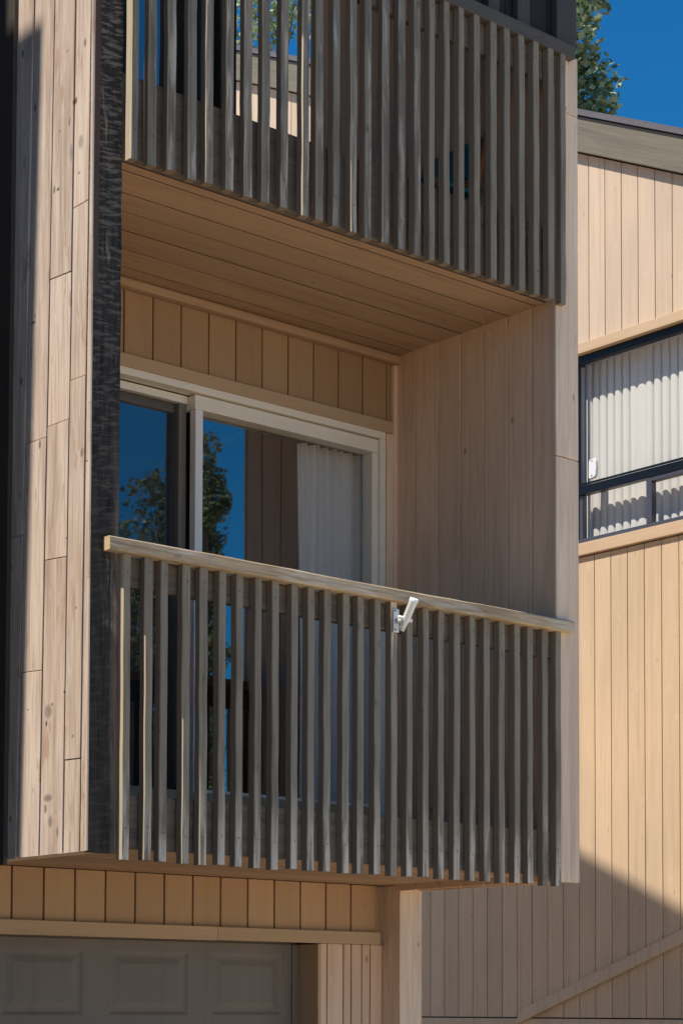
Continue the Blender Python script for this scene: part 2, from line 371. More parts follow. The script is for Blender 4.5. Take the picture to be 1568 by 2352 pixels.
# left wing wall, outer face in leaning weathered boards
sb = [.023, .059, .175, .341, .505, .67, .83, .99, 1.15, 1.31]; st = [.006, .029, .139, .289, .44, .59, .74, .89, 1.04, 1.2]
k_ = 5.5/3.34
st2 = [b+(t-b)*k_ for b, t in zip(sb, st)]
lw = build('wing_wall', boards('Y', -.142, sb, .022, 5.5, gap=.011, seed=3, topseams=st2,
     joints={0: [1.50], 1: [.375, 1.833, 2.508], 2: [1.159, 1.69, 2.263], 3: [.743, 1.654], 4: [1.3]}, jit=.003), m_fin, T)
tag(lw, 'weathered peeling sunlit wing wall at the left')
bm = bm_new()                                                    # dark trim board deeper along the wing
def yd(z): return .555-(z-3.35)*.003
hexa(bm, [(-.165,yd(.0),.0),(-.146,yd(.0),.0),(-.146,1.30,.0),(-.165,1.30,.0),(-.165,yd(5.5),5.5),(-.146,yd(5.5),5.5),(-.146,1.30,5.5),(-.165,1.30,5.5)]); bevel(bm, .003); build('dark_cladding', bm, m_left, lw)
bm = bm_new(); box(bm, -.112, -.012, .06, 1.3, .03, 5.5)     # core of the wing
build('wing_core', bm, m_wing, lw)
bm = boards('Y', -.004, seq(.16, S, .06, 1.12), .05, 5.5, seed=4, face=1); build('inner_boarding', bm, m_wing, lw)
# bright thin corner strip and charred post
bm = bm_new()
pr = random.Random(5); zs = [.022]
while zs[-1] < 5.4: zs.append(zs[-1]+pr.uniform(.05, .12))
prev = None
for z in zs:
    e = .0015*pr.uniform(-1, 1); fy = .017+.0016*pr.uniform(-1, 1)
    lx = -.1395 + (.008*pr.random()**6); rx = -.003-.004*pr.random()**2
    ring = [bm.verts.new(p) for p in ((lx, fy, z), (lx+.05, fy-.001*pr.random(), z), (rx-.04, fy-.001*pr.random(), z), (rx, fy+.001, z), (rx, .058, z), (lx, .058, z))]
    if prev:
        for i in range(6): bm.faces.new((prev[i], prev[(i+1) % 6], ring[(i+1) % 6], ring[i]))
    else: bm.faces.new(ring[::-1])
    prev = ring
bm.faces.new(prev)
tag(build('corner_post', bm, m_post, T), 'charred black rough corner post')
bm = bm_new(); 
bz = .024
while bz < 5.4:
    b1 = min(5.5, bz+pr.uniform(.5, 1.1)); box(bm, -.1455-pr.uniform(0, .0012), -.1392, .0065+pr.uniform(0, .002), .0215, bz+.0008, b1-.0008); bz = b1
build('corner_bead', bm, m_fin, T)

# right wing wall
ws = sorted([.963-i*S for i in range(7)] + [D])
ws = [.03] + [s for s in ws if s > .05]
rw = build('wing_wall', boards('Y', W, ws, .022, 3.0, seed=11, gap=.006, jit=.002), m_wing, T)
tag(rw, 'shaded pinkish wing wall at the right of the lower balcony')
bm = boards('Y', W, seq(.01, S, .03, 1.80), 3.0, 5.5, seed=12, gap=.006); build('upper_boarding', bm, m_wing, rw)
bm = bm_new(); box(bm, W+.012, 2.545, .034, 1.14, .034, 3.0); box(bm, W+.012, 2.545, .034, 1.8, 3.0, 5.5); build('wing_core', bm, m_wing, rw)
# end boards of the right wing with a cracked joint
bm = bm_new()
for z0, z1 in ((.019, 1.985), (1.989, 3.62), (3.623, 3.90)):
    box(bm, W-.004, W+.0835, .012, .032, z0, z1)
    box(bm, W+.084, W+.151, .0145, .033, z0, z1)
bevel(bm, .004, 2)
tag(build('corner_board', bm, m_end, T), 'pale corner board with a cracked joint')
bm = bm_new(); box(bm, 2.545, 2.562, .035, 1.8, .025, 5.5); build('outer_cladding', bm, m_wing, rw)

# recess back wall over the lower sliding door
xs = seq(.7661, S, -.004, W)
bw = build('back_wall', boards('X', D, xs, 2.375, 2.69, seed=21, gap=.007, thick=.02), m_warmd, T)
tag(bw, 'shaded board wall above the sliding door')
bm = bm_new(); box(bm, .0, W-.002, D-.026, D+.01, 2.318, 2.378); bevel(bm, .003); build('door_head_trim', bm, m_trimx, T)
bm = bm_new(); box(bm, 2.338, W-.003, D-.022, D+.012, .2, 2.316); bevel(bm, .003); build('door_side_trim', bm, m_wing, T)
bm = bm_new(); box(bm, .0, W-.002, D-.0555, D-.001, 2.672, 2.714); bevel(bm, .012, 3); build('cove_moulding', bm, m_soff, T)
bm = bm_new(); box(bm, W-.03, W-.0015, D-.03, D-.001, .25, 2.67); bevel(bm, .006, 2); build('corner_moulding', bm, m_wing, T)
bm = bm_new(); box(bm, .0, W-.002, D-.012, D+.06, .2, .43); bevel(bm, .003); build('door_threshold', bm, m_trimx, T)

# room behind the lower door: floor, walls and ceiling inside one shell
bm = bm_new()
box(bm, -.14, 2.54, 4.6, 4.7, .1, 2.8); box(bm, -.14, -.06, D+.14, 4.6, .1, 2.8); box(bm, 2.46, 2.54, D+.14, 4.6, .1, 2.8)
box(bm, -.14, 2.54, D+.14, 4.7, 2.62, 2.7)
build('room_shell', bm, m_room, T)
bm = bm_new(); box(bm, -.14, 2.54, D+.14, 4.7, .12, .2); build('room_floor', bm, m_carpet, T)  # unseen floor, made pale to bounce light onto the curtain

# sliding glass door, lower
dr = None
def sliding_door(z_top, z_bot, x_left, x_right, meet0, meet1, y, label):
    bm = bm_new()
    box(bm, x_left, x_right, y-.012, y+.06, z_top-.035, z_top)             # head
    box(bm, x_right-.035, x_right, y-.012, y+.06, z_bot, z_top-.036)
    box(bm, x_left, x_left+.035, y-.012, y+.06, z_bot, z_top-.036)
    box(bm, x_left, x_right, y-.014, y+.07, z_bot-.03, z_bot)
    bevel(bm, .004, 2)
    fr = build('sliding_door', bm, m_frame, T); tag(fr, label)
    bm = bm_new()                                                        # fixed sash on the right
    a, b = meet0, x_right-.037
    box(bm, a+.0, b, y+.004, y+.082, z_top-.108, z_top-.041)
    box(bm, b-.038, b, y+.0055, y+.081, z_bot+.07, z_top-.109)
    box(bm, a+.043, b-.0385, y+.006, y+.0805, z_bot+.003, z_bot+.075)
    bevel(bm, .004, 2); build('fixed_sash', bm, m_frame, fr)
    bm = bm_new(); box(bm, meet0, meet1, y+.0, y+.045, z_bot+.002, z_top-.1095); bevel(bm, .004, 2); build('meeting_stile', bm, m_frameg, fr)
    build('pane', sheet(meet1-.002, b-.037, y+.062, z_bot+.07, z_top-.107), m_glass, fr, flat=True)
    bm = bm_new()                                                        # sliding sash, set back
    a2, b2 = x_left+.037, meet0-.004
    box(bm, a2, b2-.0405, y+.104, y+.14, z_top-.115, z_top-.05); box(bm, b2-.040, b2+.003, y+.070, y+.1395, z_bot+.08, z_top-.042)
    box(bm, a2, b2-.0405, y+.105, y+.139, z_bot+.003, z_bot+.079); box(bm, a2, a2+.05, y+.1045, y+.1395, z_bot+.08, z_top-.136)
    bevel(bm, .004, 2); build('sliding_sash', bm, m_sash, fr)
    build('pane', sheet(a2+.045, b2-.04, y+.12, z_bot+.078, z_top-.112), m_glass, fr, flat=True)
    build('insect_screen', sheet(a2, b2-.041, y+.092, z_bot+.01, z_top-.05), m_mesh, fr, flat=True)
    bm = bm_new(); box(bm, x_left+.036, meet0-.003, y+.06, y+.09, z_top-.075, z_top-.04); build('track', bm, m_frame, fr)
    return fr
sliding_door(2.3185, .37, -.0, 2.334, 1.165, 1.208, D-.006, 'almond-framed sliding glass door behind the lower balcony')

# soffit of the upper balcony, long boards
bm = bm_new(); sy = [.077, .139, .318, .476, .641, .815, .989, D]
rn = random.Random(9)
for a, b in zip(sy[:-1], sy[1:]):
    box(bm, -.004, W, a+.0042, b-.0042, 2.716+rn.uniform(0, .0015), 2.735)
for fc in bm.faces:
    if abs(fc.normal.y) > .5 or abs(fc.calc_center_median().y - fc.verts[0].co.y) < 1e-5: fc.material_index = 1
bevel(bm, .0008)
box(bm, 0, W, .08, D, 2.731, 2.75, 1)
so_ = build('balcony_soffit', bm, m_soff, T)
bm = bm_new(); box(bm, -.003, W-.001, .078, 1.8, 2.76, 2.97); build('balcony_floor', bm, m_rim, T)
# soffit of the lower balcony over the garage
bm = bm_new(); sy = [.078, .24, .40, .56, .72, .88, 1.04, YG]
for a, b in zip(sy[:-1], sy[1:]):
    box(bm, -.108, 2.54, a+.002, b-.002, .052+rn.uniform(0, .0015), .075)
bevel(bm, .0008)
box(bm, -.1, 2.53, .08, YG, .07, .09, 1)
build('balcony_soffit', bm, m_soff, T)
bm = bm_new(); box(bm, .0, W-.001, .078, D-.014, .10, .205); build('balcony_floor', bm, m_rim, T)

# ---------------------------------------------------------------- railings
def slat(x, wd, y, dp, z0, z1, rn, twist=0.0, wob=.0012, ar=.003, cream=False, side=1):
    """side 1 = sides with shade in the colour, 2 = sunlit bare cream; ar = width of the left arris, cream where painted sunlit"""
    bm = bm_new(); prev = None; n = 9; c = .003
    for k in range(n+1):
        t = k/n; z = z0+(z1-z0)*t
        dx, dy = rn.uniform(-wob, wob), rn.uniform(-wob, wob); hw = wd/2+rn.uniform(-.0006, .0006); hd = dp/2
        if k == 0: zc = z
        pts = [(-hw+c,-hd),(hw-c,-hd),(hw,-hd+c),(hw,hd-c),(hw-c,hd),(-hw+c,hd),(-hw,hd-c),(-hw,-hd+ar)]
        ca, sa = math.cos(twist), math.sin(twist)
        ring = [bm.verts.new((x+wd/2+dx+px*ca-py*sa, y+dp/2+dy+px*sa+py*ca, z)) for px, py in pts]
        if prev:
            for i in range(8):
                fc = bm.faces.new((prev[i], prev[(i+1) % 8], ring[(i+1) % 8], ring[i]))
                fc.material_index = (2 if cream else 0) if i == 7 else (side if i in (5, 6) else (1 if i in (2, 3, 4) else 0))
        else: fc = bm.faces.new(ring[::-1]); fc.material_index = 1
        prev = ring
    bm.faces.new(prev)
    for zn in (z0+.115, z1-.06):
        for _ in (0,):
            zc = zn+rn.uniform(-.01, .01); xc = x+wd/2+rn.uniform(-.004, .004)
            for k in range(1): 
                c0 = [bm.verts.new((xc+.0032*math.cos(q), y-.0022, zc+.0032*math.sin(q))) for q in [i*math.pi/3 for i in range(6)]]
                fc = bm.faces.new(c0); fc.material_index = 3
    return bm
LX = [0.003,0.103,0.18,0.281,0.365,0.459,0.547,0.641,0.73,0.83,0.917,1.003,1.105,1.186,1.281,1.374,1.464,1.558,1.651,1.745,1.837,1.928,2.021,2.12,2.204,2.3,2.389]
UX = [0.0,0.089,0.179,0.278,0.359,0.462,0.553,0.647,0.742,0.848,0.928,1.022,1.113,1.197,1.292,1.388,1.482,1.569,1.659,1.747,1.844,1.946,2.033,2.127,2.221,2.319,2.402]
# lower railing: the rim board with the under rail is the part, slats and handrail are pieces of it
bm = bm_new(); box(bm, .002, W-.002, .040, .0765, .046, .253); bevel(bm, .003)
b2 = bm_new()
rl = build('balcony_railing', bm, m_rim, T); tag(rl, 'lower balcony railing with bleached handrail')
bm = b2; box(bm, .002, W-.002, .0405, .076, 1.05, 1.164); bevel(bm, .003); build('under_rail', bm, m_rim, rl)
rn = random.Random(21)
for i, x in enumerate(LX):
    proud = rn.choice([0, 0, 0, .001, .003]) if i not in (1, 3, 4) else .004
    wd = .036 + rn.uniform(-.002, .002)
    m2 = m_side
    cr = i in (0, 1, 3, 4)
    bm = slat(x, wd, .0-proud-(.004 if cr else 0), .039, .0+rn.uniform(-.006, .004), 1.1645, rn, twist=rn.uniform(-.03, .03), ar=.007 if cr else .003, cream=cr, side=2 if i == 0 else 1)
    s_ = build('baluster', bm, [m_slatw if i == 15 else m_slat, m_sideshade, m_side, m_nail], rl)
    if i == 15:
        tag(s_, 'baluster with its bare wood top showing')
# handrail, slightly warped, beveled, bleached
bm = bm_new(); prev = None; nseg = 26; rn = random.Random(31)
for k in range(nseg+1):
    t = k/nseg; x = -.076+(2.486+.076)*t; dz = .0018*math.sin(t*9)+rn.uniform(-.0008, .0008); dy = .0012*math.sin(t*7+1)
    y0, y1, z0, z1, c = -.030+dy, .044, 1.1655, 1.219+dz, .004+rn.uniform(0, .002)
    pts = [(y0+c,z0),(y1-c,z0),(y1,z0+c),(y1,z1-c),(y1-c,z1),(y0+c*1.6,z1),(y0,z1-c*1.2),(y0,z0+c)]
    ring = [bm.verts.new((x, a, b)) for a, b in pts]
    if prev:
        for i in range(8): bm.faces.new((prev[i], prev[(i+1) % 8], ring[(i+1) % 8], ring[i]))
    else: fc = bm.faces.new(ring[::-1]); fc.material_index = 1
    prev = ring
bm.faces.new(prev)
build('handrail', bm, [m_rail, m_railend], rl)

# upper railing
bm = bm_new(); box(bm, .002, W-.002, .030, .0765, 2.7195, 3.045); bevel(bm, .003)
ru = build('balcony_railing', bm, m_rim, T); tag(ru, 'upper balcony railing of worn grey slats')
bm = bm_new(); box(bm, .002, W-.002, .0155, .050, 3.728, 3.866); bevel(bm, .003); build('under_rail', bm, m_rim, ru)
rn = random.Random(45)
for i, x in enumerate(UX):
    tw = rn.uniform(-.02, .02)
    if i < 16: tw = rn.choice([-.10, -.05, -.03, 0.0, .02])
    proud = rn.choice([0, .001, .003, .005]) if i < 16 else rn.uniform(0, .001)
    cr = i in (0, 1, 2, 3, 4, 5, 6, 7, 9, 10, 12, 14)
    bm = slat(x, .036+rn.uniform(-.002, .003), -.025-proud-(rn.choice([.003, .006]) if cr else 0), .039, 2.692+rn.uniform(-.006, .004), 3.8665, rn, twist=tw, wob=.0014, ar=rn.choice([.005, .008]) if cr else .003, cream=cr, side=2 if i == 0 else 1)
    build('baluster', bm, [m_slatb if i < 17 else m_slat, m_sideshade, m_side, m_nail], ru)
bm = bm_new(); box(bm, -.06, 2.50, -.027, .05, 3.867, 3.928); bevel(bm, .004, 2); build('handrail', bm, m_dkrail, ru)
# dark screen standing on the upper railing
bm = boards('X', .038, seq(0, .14, 1.74, 2.535), 3.93, 5.45, seed=5, gap=.004); sp = build('privacy_screen', bm, m_screen, T)
tag(sp, 'charcoal board screen above the upper handrail')
for x0, x1 in ((1.76, 1.82), (1.955, 2.025), (2.142, 2.222), (2.40, 2.535)):
    bm = bm_new(); box(bm, x0, x1, -.004, .034, 3.93, 5.45); bevel(bm, .003); build('batten', bm, m_batten, sp)

# upper recess: dark glazed wall on the left, open terrace on the right
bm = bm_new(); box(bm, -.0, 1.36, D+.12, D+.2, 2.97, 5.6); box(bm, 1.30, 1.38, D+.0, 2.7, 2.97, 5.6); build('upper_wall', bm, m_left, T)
bm = bm_new()
for x in (0.02, .30, .72, 1.16, 1.335): box(bm, x, x+.045, D-.02, D+.04, 2.98, 5.0)
box(bm, .0, 1.38, D-.025, D+.05, 4.99, 5.08); box(bm, .0, 1.38, D-.03, D+.05, 2.971, 3.05)
bevel(bm, .004, 2); ud = build('sliding_door', bm, m_dark, T); tag(ud, 'dark framed glass doors behind the upper balcony')
for x0, x1 in ((.065, .30), (.345, .72), (.765, 1.16), (1.205, 1.335)):
    build('pane', sheet(x0-.004, x1+.004, D+.01, 3.03, 5.0), m_glass, ud, flat=True)
bm = bm_new(); box(bm, 1.38, 2.56, 1.8, 1.86, 2.6, 3.30); box(bm, 2.41, 2.56, 1.86, 2.8, 2.6, 3.30); build('terrace_parapet', bm, m_wing, T)

# roof over the front: slopes down towards the street
def zr(y): return 5.55+.474*y
bm = bm_new(); y0, y1 = -.35, 7.0
hexa(bm, [(-.20,y0,zr(y0)-.16),(2.62,y0,zr(y0)-.16),(2.62,y1,zr(y1)-.16),(-.20,y1,zr(y1)-.16),(-.20,y0,zr(y0)),(2.62,y0,zr(y0)),(2.62,y1,zr(y1)),(-.20,y1,zr(y1))])
rf = build('roof', bm, m_shingle, T)
bm = bm_new()
for x0, x1 in ((-.24, -.201), (2.621, 2.66)):
    hexa(bm, [(x0,y0,zr(y0)-.24),(x1,y0,zr(y0)-.24),(x1,y1,zr(y1)-.24),(x0,y1,zr(y1)-.24),(x0,y0,zr(y0)-.01),(x1,y0,zr(y0)-.01),(x1,y1,zr(y1)-.01),(x0,y1,zr(y1)-.01)])
build('rake_board', bm, m_fascia, rf)
# the body of the house behind
bm = bm_new(); box(bm, -.13, 1.30, 2.7, 6.5, 2.97, 5.9); box(bm, -.13, 2.54, 4.8, 6.5, GZ, 2.6); build('rear_wall', bm, m_tan, T)

# ---------------------------------------------------------------- garage storey
xs = [.105+k*.1612 for k in range(-8, 15)]
xs = [x for x in xs if x < 2.36] + [2.362]
gw = build('garage_wall', boards('X', YG, xs, -.205, .050, seed=33, gap=.009, thick=.022), m_warm, T)
tag(gw, 'golden tan board band over the garage door')
bm = bm_new(); box(bm, -1.2, 1.353, YG-.032, YG+.012, -.247, -.183); box(bm, 1.355, 2.372, YG-.031, YG+.012, -.2455, -.1835); bevel(bm, .003, 2)
build('garage_header', bm, m_trimx, T)
# wall right of the door
bm = boards('X', YG+.002, [2.006, 2.05, 2.155, 2.205, 2.275, 2.33, 2.412], GZ+.02, -.246, seed=41, gap=.007); build('garage_side_wall', bm, m_wing, T)
bm = bm_new(); box(bm, 1.988, 2.006, YG-.004, YG+.145, GZ+.02, -.249); bevel(bm, .002); build('door_jamb', bm, m_trimx, T)
bm = bm_new(); box(bm, 2.4125, 2.562, 1.083, YG+.12, GZ+.02, .050); bevel(bm, .004, 2)
tag(build('corner_post', bm, m_end, T), 'square painted corner post beside the garage')
# garage door with raised panels
YD = YG+.15
bm = bm_new(); px = [(-1.1, -.61), (-.46, .02), (.15, .625), (.765, 1.205), (1.345, 1.765)]
PW = [(.31, .735), (.875, 1.32), (1.46, 1.885)]
cols = [(.31-.567*3, .735-.567*3), (.31-.567*2, .735-.567*2), (.31-.567, .735-.567)] + PW
box(bm, -1.6, 1.99, YD+.012, YD+.05, GZ+.03, -.24)
rows = [(-.30, -.595), (-.73, -1.03), (-1.17, -1.46), (-1.6, -1.9)]
def panel(bm, x0, x1, z1, z0, y):
    # stepped moulding then a raised field
    for k, (ins, yy) in enumerate(((0, y), (.018, y+.009), (.034, y+.009), (.060, y-.001))): pass
    rings = []
    for ins, yy in ((0, y), (.016, y+.007), (.030, y+.007), (.060, y+.001)):
        rings.append([bm.verts.new(p) for p in ((x0+ins, yy, z0+ins), (x1-ins, yy, z0+ins), (x1-ins, yy, z1-ins), (x0+ins, yy, z1-ins))])
    for a, b in zip(rings[:-1], rings[1:]):
        for i in range(4): bm.faces.new((a[i], a[(i+1) % 4], b[(i+1) % 4], b[i]))
    bm.faces.new(rings[-1]); return rings[0]
edges_x = sorted([-1.6, 1.99]); 
for (z1, z0) in rows:
    sec_top, sec_bot = z1+.0535, z0-.0625
    xsn = [-1.6]+[v for c in cols for v in c]+[1.99]
    for i in range(0, len(xsn), 2):   # stiles
        v = [bm.verts.new(p) for p in ((xsn[i], YD, sec_bot+.004), (xsn[i+1], YD, sec_bot+.004), (xsn[i+1], YD, sec_top-.004), (xsn[i], YD, sec_top-.004))]; bm.faces.new(v)
    for x0, x1 in cols:
        panel(bm, x0, x1, z1, z0, YD)
        for a, b in ((z1, sec_top-.004), (sec_bot+.004, z0)):
            v = [bm.verts.new(p) for p in ((x0, YD, a), (x1, YD, a), (x1, YD, b), (x0, YD, b))]; bm.faces.new(v)
gd = build('garage_door', bm, m_garage, T); tag(gd, 'grey panelled garage door in deep shade')
bm = bm_new(); box(bm, 1.945, 1.987, YD-.012, YD-.002, GZ+.03, -.25); bevel(bm, .003); build('weather_strip', bm, m_sash, gd)
bm = bm_new(); box(bm, -1.5, 2.41, YG+.03, YG+.14, -.235, .05); build('lintel', bm, m_trimx, T)
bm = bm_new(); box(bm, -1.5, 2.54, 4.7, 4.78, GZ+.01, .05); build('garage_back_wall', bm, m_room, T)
bm = bm_new(); box(bm, 2.47, 2.555, 1.34, 4.7, GZ+.01, 2.6); build('side_wall', bm, m_tan, T)

# ================================================================== curtain in the lower room
bm = bm_new(); rn = random.Random(8); n = 150; prev = None
for i in range(n+1):
    t = i/n; x = 1.955+.40*t
    y = D+.19+.022*math.sin(t*46+1.2*math.sin(t*11))+.010*math.sin(t*93+1)
    col = []
    for k in range(9):
        z = .45+(2.24-.45)*k/8; sx = (.012*math.sin(z*2.1) if i < 20 else 0)
        col.append(bm.verts.new((x+sx, y+.004*math.sin(z*3+t*20), z)))
    if prev:
        for k in range(8): fc = bm.faces.new((prev[k], col[k], col[k+1], prev[k+1])); fc.smooth = True
    prev = col
tag(build('curtain', bm, m_curt, loc=(2.15, D+.22, .45)), 'pale sheer curtain hanging behind the sliding glass door', 'curtain')

# old cobweb threads in the ceiling corner
bm = bm_new()
P_ = [(2.404, .30, 2.715), (2.385, .34, 2.665), (2.36, .38, 2.62), (2.33, .395, 2.66), (2.30, .40, 2.716)]
for a, b in list(zip(P_[:-1], P_[1:]))+[((2.36, .38, 2.62), (2.405, .42, 2.60)), ((2.36, .38, 2.62), (2.372, .36, 2.56))]: tube(bm, a, b, .0007, .0007, 5, False)
bmesh.ops.remove_doubles(bm, verts=list(bm.verts), dist=.0012)
tag(build('cobweb', bm, m_white, loc=(2.36, .38, 2.62)), 'wispy cobweb threads in the ceiling corner above the lower balcony', 'cobweb')

# ================================================================== flag bracket
F = thing('flag_bracket', (1.394, -.01, 1.10), 'white flagpole bracket screwed to a baluster under the bleached handrail', 'bracket')
bm = bm_new(); box(bm, 1.379, 1.410, -.012, -.0045, 1.035, 1.135); bevel(bm, .002); build('mounting_plate', bm, m_white, F)
bm = bm_new()
a, b = Vector((1.400, -.036, 1.040)), Vector((1.408, -.104, 1.158)); ax = (b-a).normalized(); q = ax.to_track_quat('Z', 'Y')
def ring_t(c, r): return [bm.verts.new(c+q@Vector((r*math.cos(2*math.pi*i/20), r*math.sin(2*math.pi*i/20), 0))) for i in range(20)]
prof = [(0, .0125), (.035, .0135), (.045, .0170), (.125, .0175), (.132, .0195), (.146, .0195), (.1465, .0155), (.05, .0140)]
rs = [ring_t(a+ax*h*1.0, r) for h, r in prof]
for A, B in zip(rs[:-1], rs[1:]):
    for i in range(20): fc = bm.faces.new((A[i], A[(i+1) % 20], B[(i+1) % 20], B[i])); fc.smooth = True
bm.faces.new(rs[0][::-1]); bm.faces.new(rs[-1])
build('pole_socket', bm, m_white, F)
bm = bm_new(); mid = a+ax*.052
tube(bm, mid+Vector((-.035, .01, .008)), mid+Vector((.004, 0, 0)), .007, .009); tube(bm, mid+Vector((0, 0, 0)), mid+Vector((.030, -.002, -.004)), .009, .008); tube(bm, mid, (1.394, -.008, mid.z-.004), .011, .013)
build('clamp_arm', bm, m_white, F)
for z in (1.045, 1.126):
    bm = bm_new(); tube(bm, (1.3865, -.0125, z), (1.3865, -.0155, z), .004, .0035, 10); build('screw', bm, m_screw, F)

# ================================================================== the neighbouring house
XN = 6.6006
H = thing('neighbour_house', (9.3, 3.0, GZ), 'cream board-sided house to the right with an olive sloping roof edge', 'building')
def zf(y): return 5.827+.487*(y-3.72)
NY0, NY1 = .8, 11.0
up = build('upper_wall', boards('Y', XN, seq(3.6203, S, NY0, NY1), 4.358, lambda s: zf(s)-.012, seed=51, gap=.007, thick=.02, jit=.001), m_nbrup, H)
lo = build('lower_wall', boards('Y', XN, seq(5.322, S, NY0, NY1), -.628, 2.765, seed=52, gap=.007, thick=.02, jit=.001), m_nbr, H)
bm = bm_new(); box(bm, XN-.012, XN+.03, NY0, NY1, -1.0, -.637); bevel(bm, .003); build('base_trim', bm, m_nbr, H)
bm = bm_new(); box(bm, XN+.001, XN+.03, NY0, NY1, GZ, -1.002); build('base_wall', bm, m_nbr, H)
bm = bm_new(); box(bm, XN-.03, XN+.02, NY0, NY1, 4.283, 4.36); bevel(bm, .004, 2); build('window_head_trim', bm, m_trim, H)
bm = bm_new(); box(bm, XN-.032, XN+.02, NY0, NY1, 2.775, 2.865); bevel(bm, .004, 2); build('window_sill_trim', bm, m_trim, H)
# sloping stair trim
bm = bm_new(); sl_ = -.36
def zb(y): return -.058+sl_*(y-2.76)
ya, yb = 1.2, 4.40
hexa(bm, [(XN-.032,ya,zb(ya)-.053),(XN-.0035,ya,zb(ya)-.053),(XN-.0035,yb,zb(yb)-.053),(XN-.032,yb,zb(yb)-.053),(XN-.032,ya,zb(ya)+.043),(XN-.0035,ya,zb(ya)+.043),(XN-.0035,yb-.12,zb(yb-.12)+.043),(XN-.032,yb-.12,zb(yb-.12)+.043)])
bevel(bm, .003); build('sloping_trim', bm, m_nbr, H)
# roof edge
bm = bm_new()
def slope(bm, x0, x1, d0, d1, mat=0, y0=NY0-.5, y1=NY1): hexa(bm, [(x0,y0,zf(y0)+d0),(x1,y0,zf(y0)+d0),(x1,y1,zf(y1)+d0),(x0,y1,zf(y1)+d0),(x0,y0,zf(y0)+d1),(x1,y0,zf(y0)+d1),(x1,y1,zf(y1)+d1),(x0,y1,zf(y1)+d1)], mat)
slope(bm, XN-.055, XN-.012, -.004, .262); bevel(bm, .004, 2)
fa = build('fascia', bm, m_fascia, H)
bm = bm_new(); slope(bm, XN-.072, 12.5, .286, .302); slope(bm, XN-.066, 12.5, .304, .318); slope(bm, XN-.074, XN-.068, .270, .3025)
rf = build('roof', bm, m_shingle, H)
bm = bm_new(); slope(bm, XN-.045, 12.4, .20, .2845); build('roof_deck', bm, m_black, rf)
# front, back walls and inner core
bm = boards('X', NY0, seq(XN, S, XN+.02, 12.2), GZ, lambda s: zf(NY0)-.02, seed=61, gap=.008); build('front_wall', bm, m_nbr, H)
bm = bm_new(); box(bm, XN+.06, 12.2, 4.3, NY1-.1, GZ, 4.5); box(bm, XN+1.8, 12.2, NY0+.03, 4.3, GZ, 4.3); hexa(bm, [(XN+.03,NY0+.04,4.42),(12.2,NY0+.04,4.42),(12.2,NY1,4.42),(XN+.03,NY1,4.42),(XN+.03,NY0+.04,zf(NY0)),(12.2,NY0+.04,zf(NY0)),(12.2,NY1,zf(NY1)),(XN+.03,NY1,zf(NY1))]); build('house_core', bm, m_room, H)
bm = boards('Y', XN+.0, seq(3.6203, S, 3.77, NY1), 2.866, 4.282, seed=55, gap=.009, thick=.02); build('middle_wall', bm, m_nbr, H)
# window: black frame, recessed
wy0, wy1 = 1.3, 3.765; XW = XN+.035
bm = bm_new()
box(bm, XW-.02, XW+.03, wy0, wy1, 4.225, 4.279); box(bm, XW-.004, XW+.014, wy1-.022, wy1, 2.9, 4.224); box(bm, XW-.02, XW+.03, wy0, wy0+.045, 2.9, 4.224)
bevel(bm, .003); nw = build('window', bm, m_black, H); tag(nw, 'wide black-framed window with white vertical blinds')
bm = bm_new(); box(bm, XW-.03, XW+.03, wy0+.046, wy1-.023, 3.235, 3.30); box(bm, XW-.035, XW-.0295, wy0+.046, wy1-.023, 3.30, 3.318); bevel(bm, .003); build('transom', bm, m_black, nw)
bm = bm_new(); box(bm, XW-.026, XW+.03, wy0+.046, wy1-.023, 2.868, 2.905); box(bm, XW-.0275, XW+.028, 3.035, 3.085, 2.906, 3.2345); box(bm, XW-.012, XW+.01, wy1-.055, wy1-.0235, 2.9055, 3.2345); box(bm, XW-.0265, XW+.0275, wy0+.05, 3.034, 3.205, 3.2345); bevel(bm, .003); build('lower_sash', bm, m_greyal, nw)
build('pane', sheet_x(XW+.002, wy0+.04, wy1-.02, 3.29, 4.23), m_pane, nw, flat=True); build('pane', sheet_x(XW+.008, wy0+.04, wy1-.02, 2.9, 3.24), m_pane, nw, flat=True)
bm = bm_new(); box(bm, XN+.25, XN+.28, wy0-.1, wy1+.3, 2.6, 4.4); box(bm, XN+.03, XN+.25, wy1+.16, wy1+.2, 2.6, 4.4); build('room_lining', bm, m_room, nw)
# vertical blinds, one curved vane each
V = thing('vertical_blinds', (XW+.13, 2.5, 2.88), 'off-white vertical blinds hanging inside the black-framed window', 'blinds')
rn = random.Random(13); y = wy0+.03; yl = []
while y < wy1+.12: yl.append(y); y += .0735+rn.uniform(-.004, .004)
for i, y in enumerate(yl):
    wdt = .070; turn = .34+rn.uniform(-.08, .08)
    if abs(y-3.26) < .037: turn = .05; wdt = .10
    bm = bm_new(); prev = None; ns = 8
    for k in range(ns+1):
        t = k/ns-.5; lx = -.012*(1-(2*t)**2)*1.25; ly = t*wdt
        ca, sa = math.cos(turn), math.sin(turn)
        X = XW+.125+lx*ca-ly*sa; Y = y+lx*sa+ly*ca
        c = [bm.verts.new((X, Y, 2.885)), bm.verts.new((X+rn.uniform(-.001,.001), Y, 3.5)), bm.verts.new((X, Y, 4.25))]
        if prev:
            for j in range(2): fc = bm.faces.new((prev[j], c[j], c[j+1], prev[j+1])); fc.smooth = True
        prev = c
    build('vane', bm, m_blind, V)
bm = bm_new(); box(bm, XW+.10, XW+.15, wy0, wy1+.02, 4.252, 4.285); build('head_rail', bm, m_white, V)
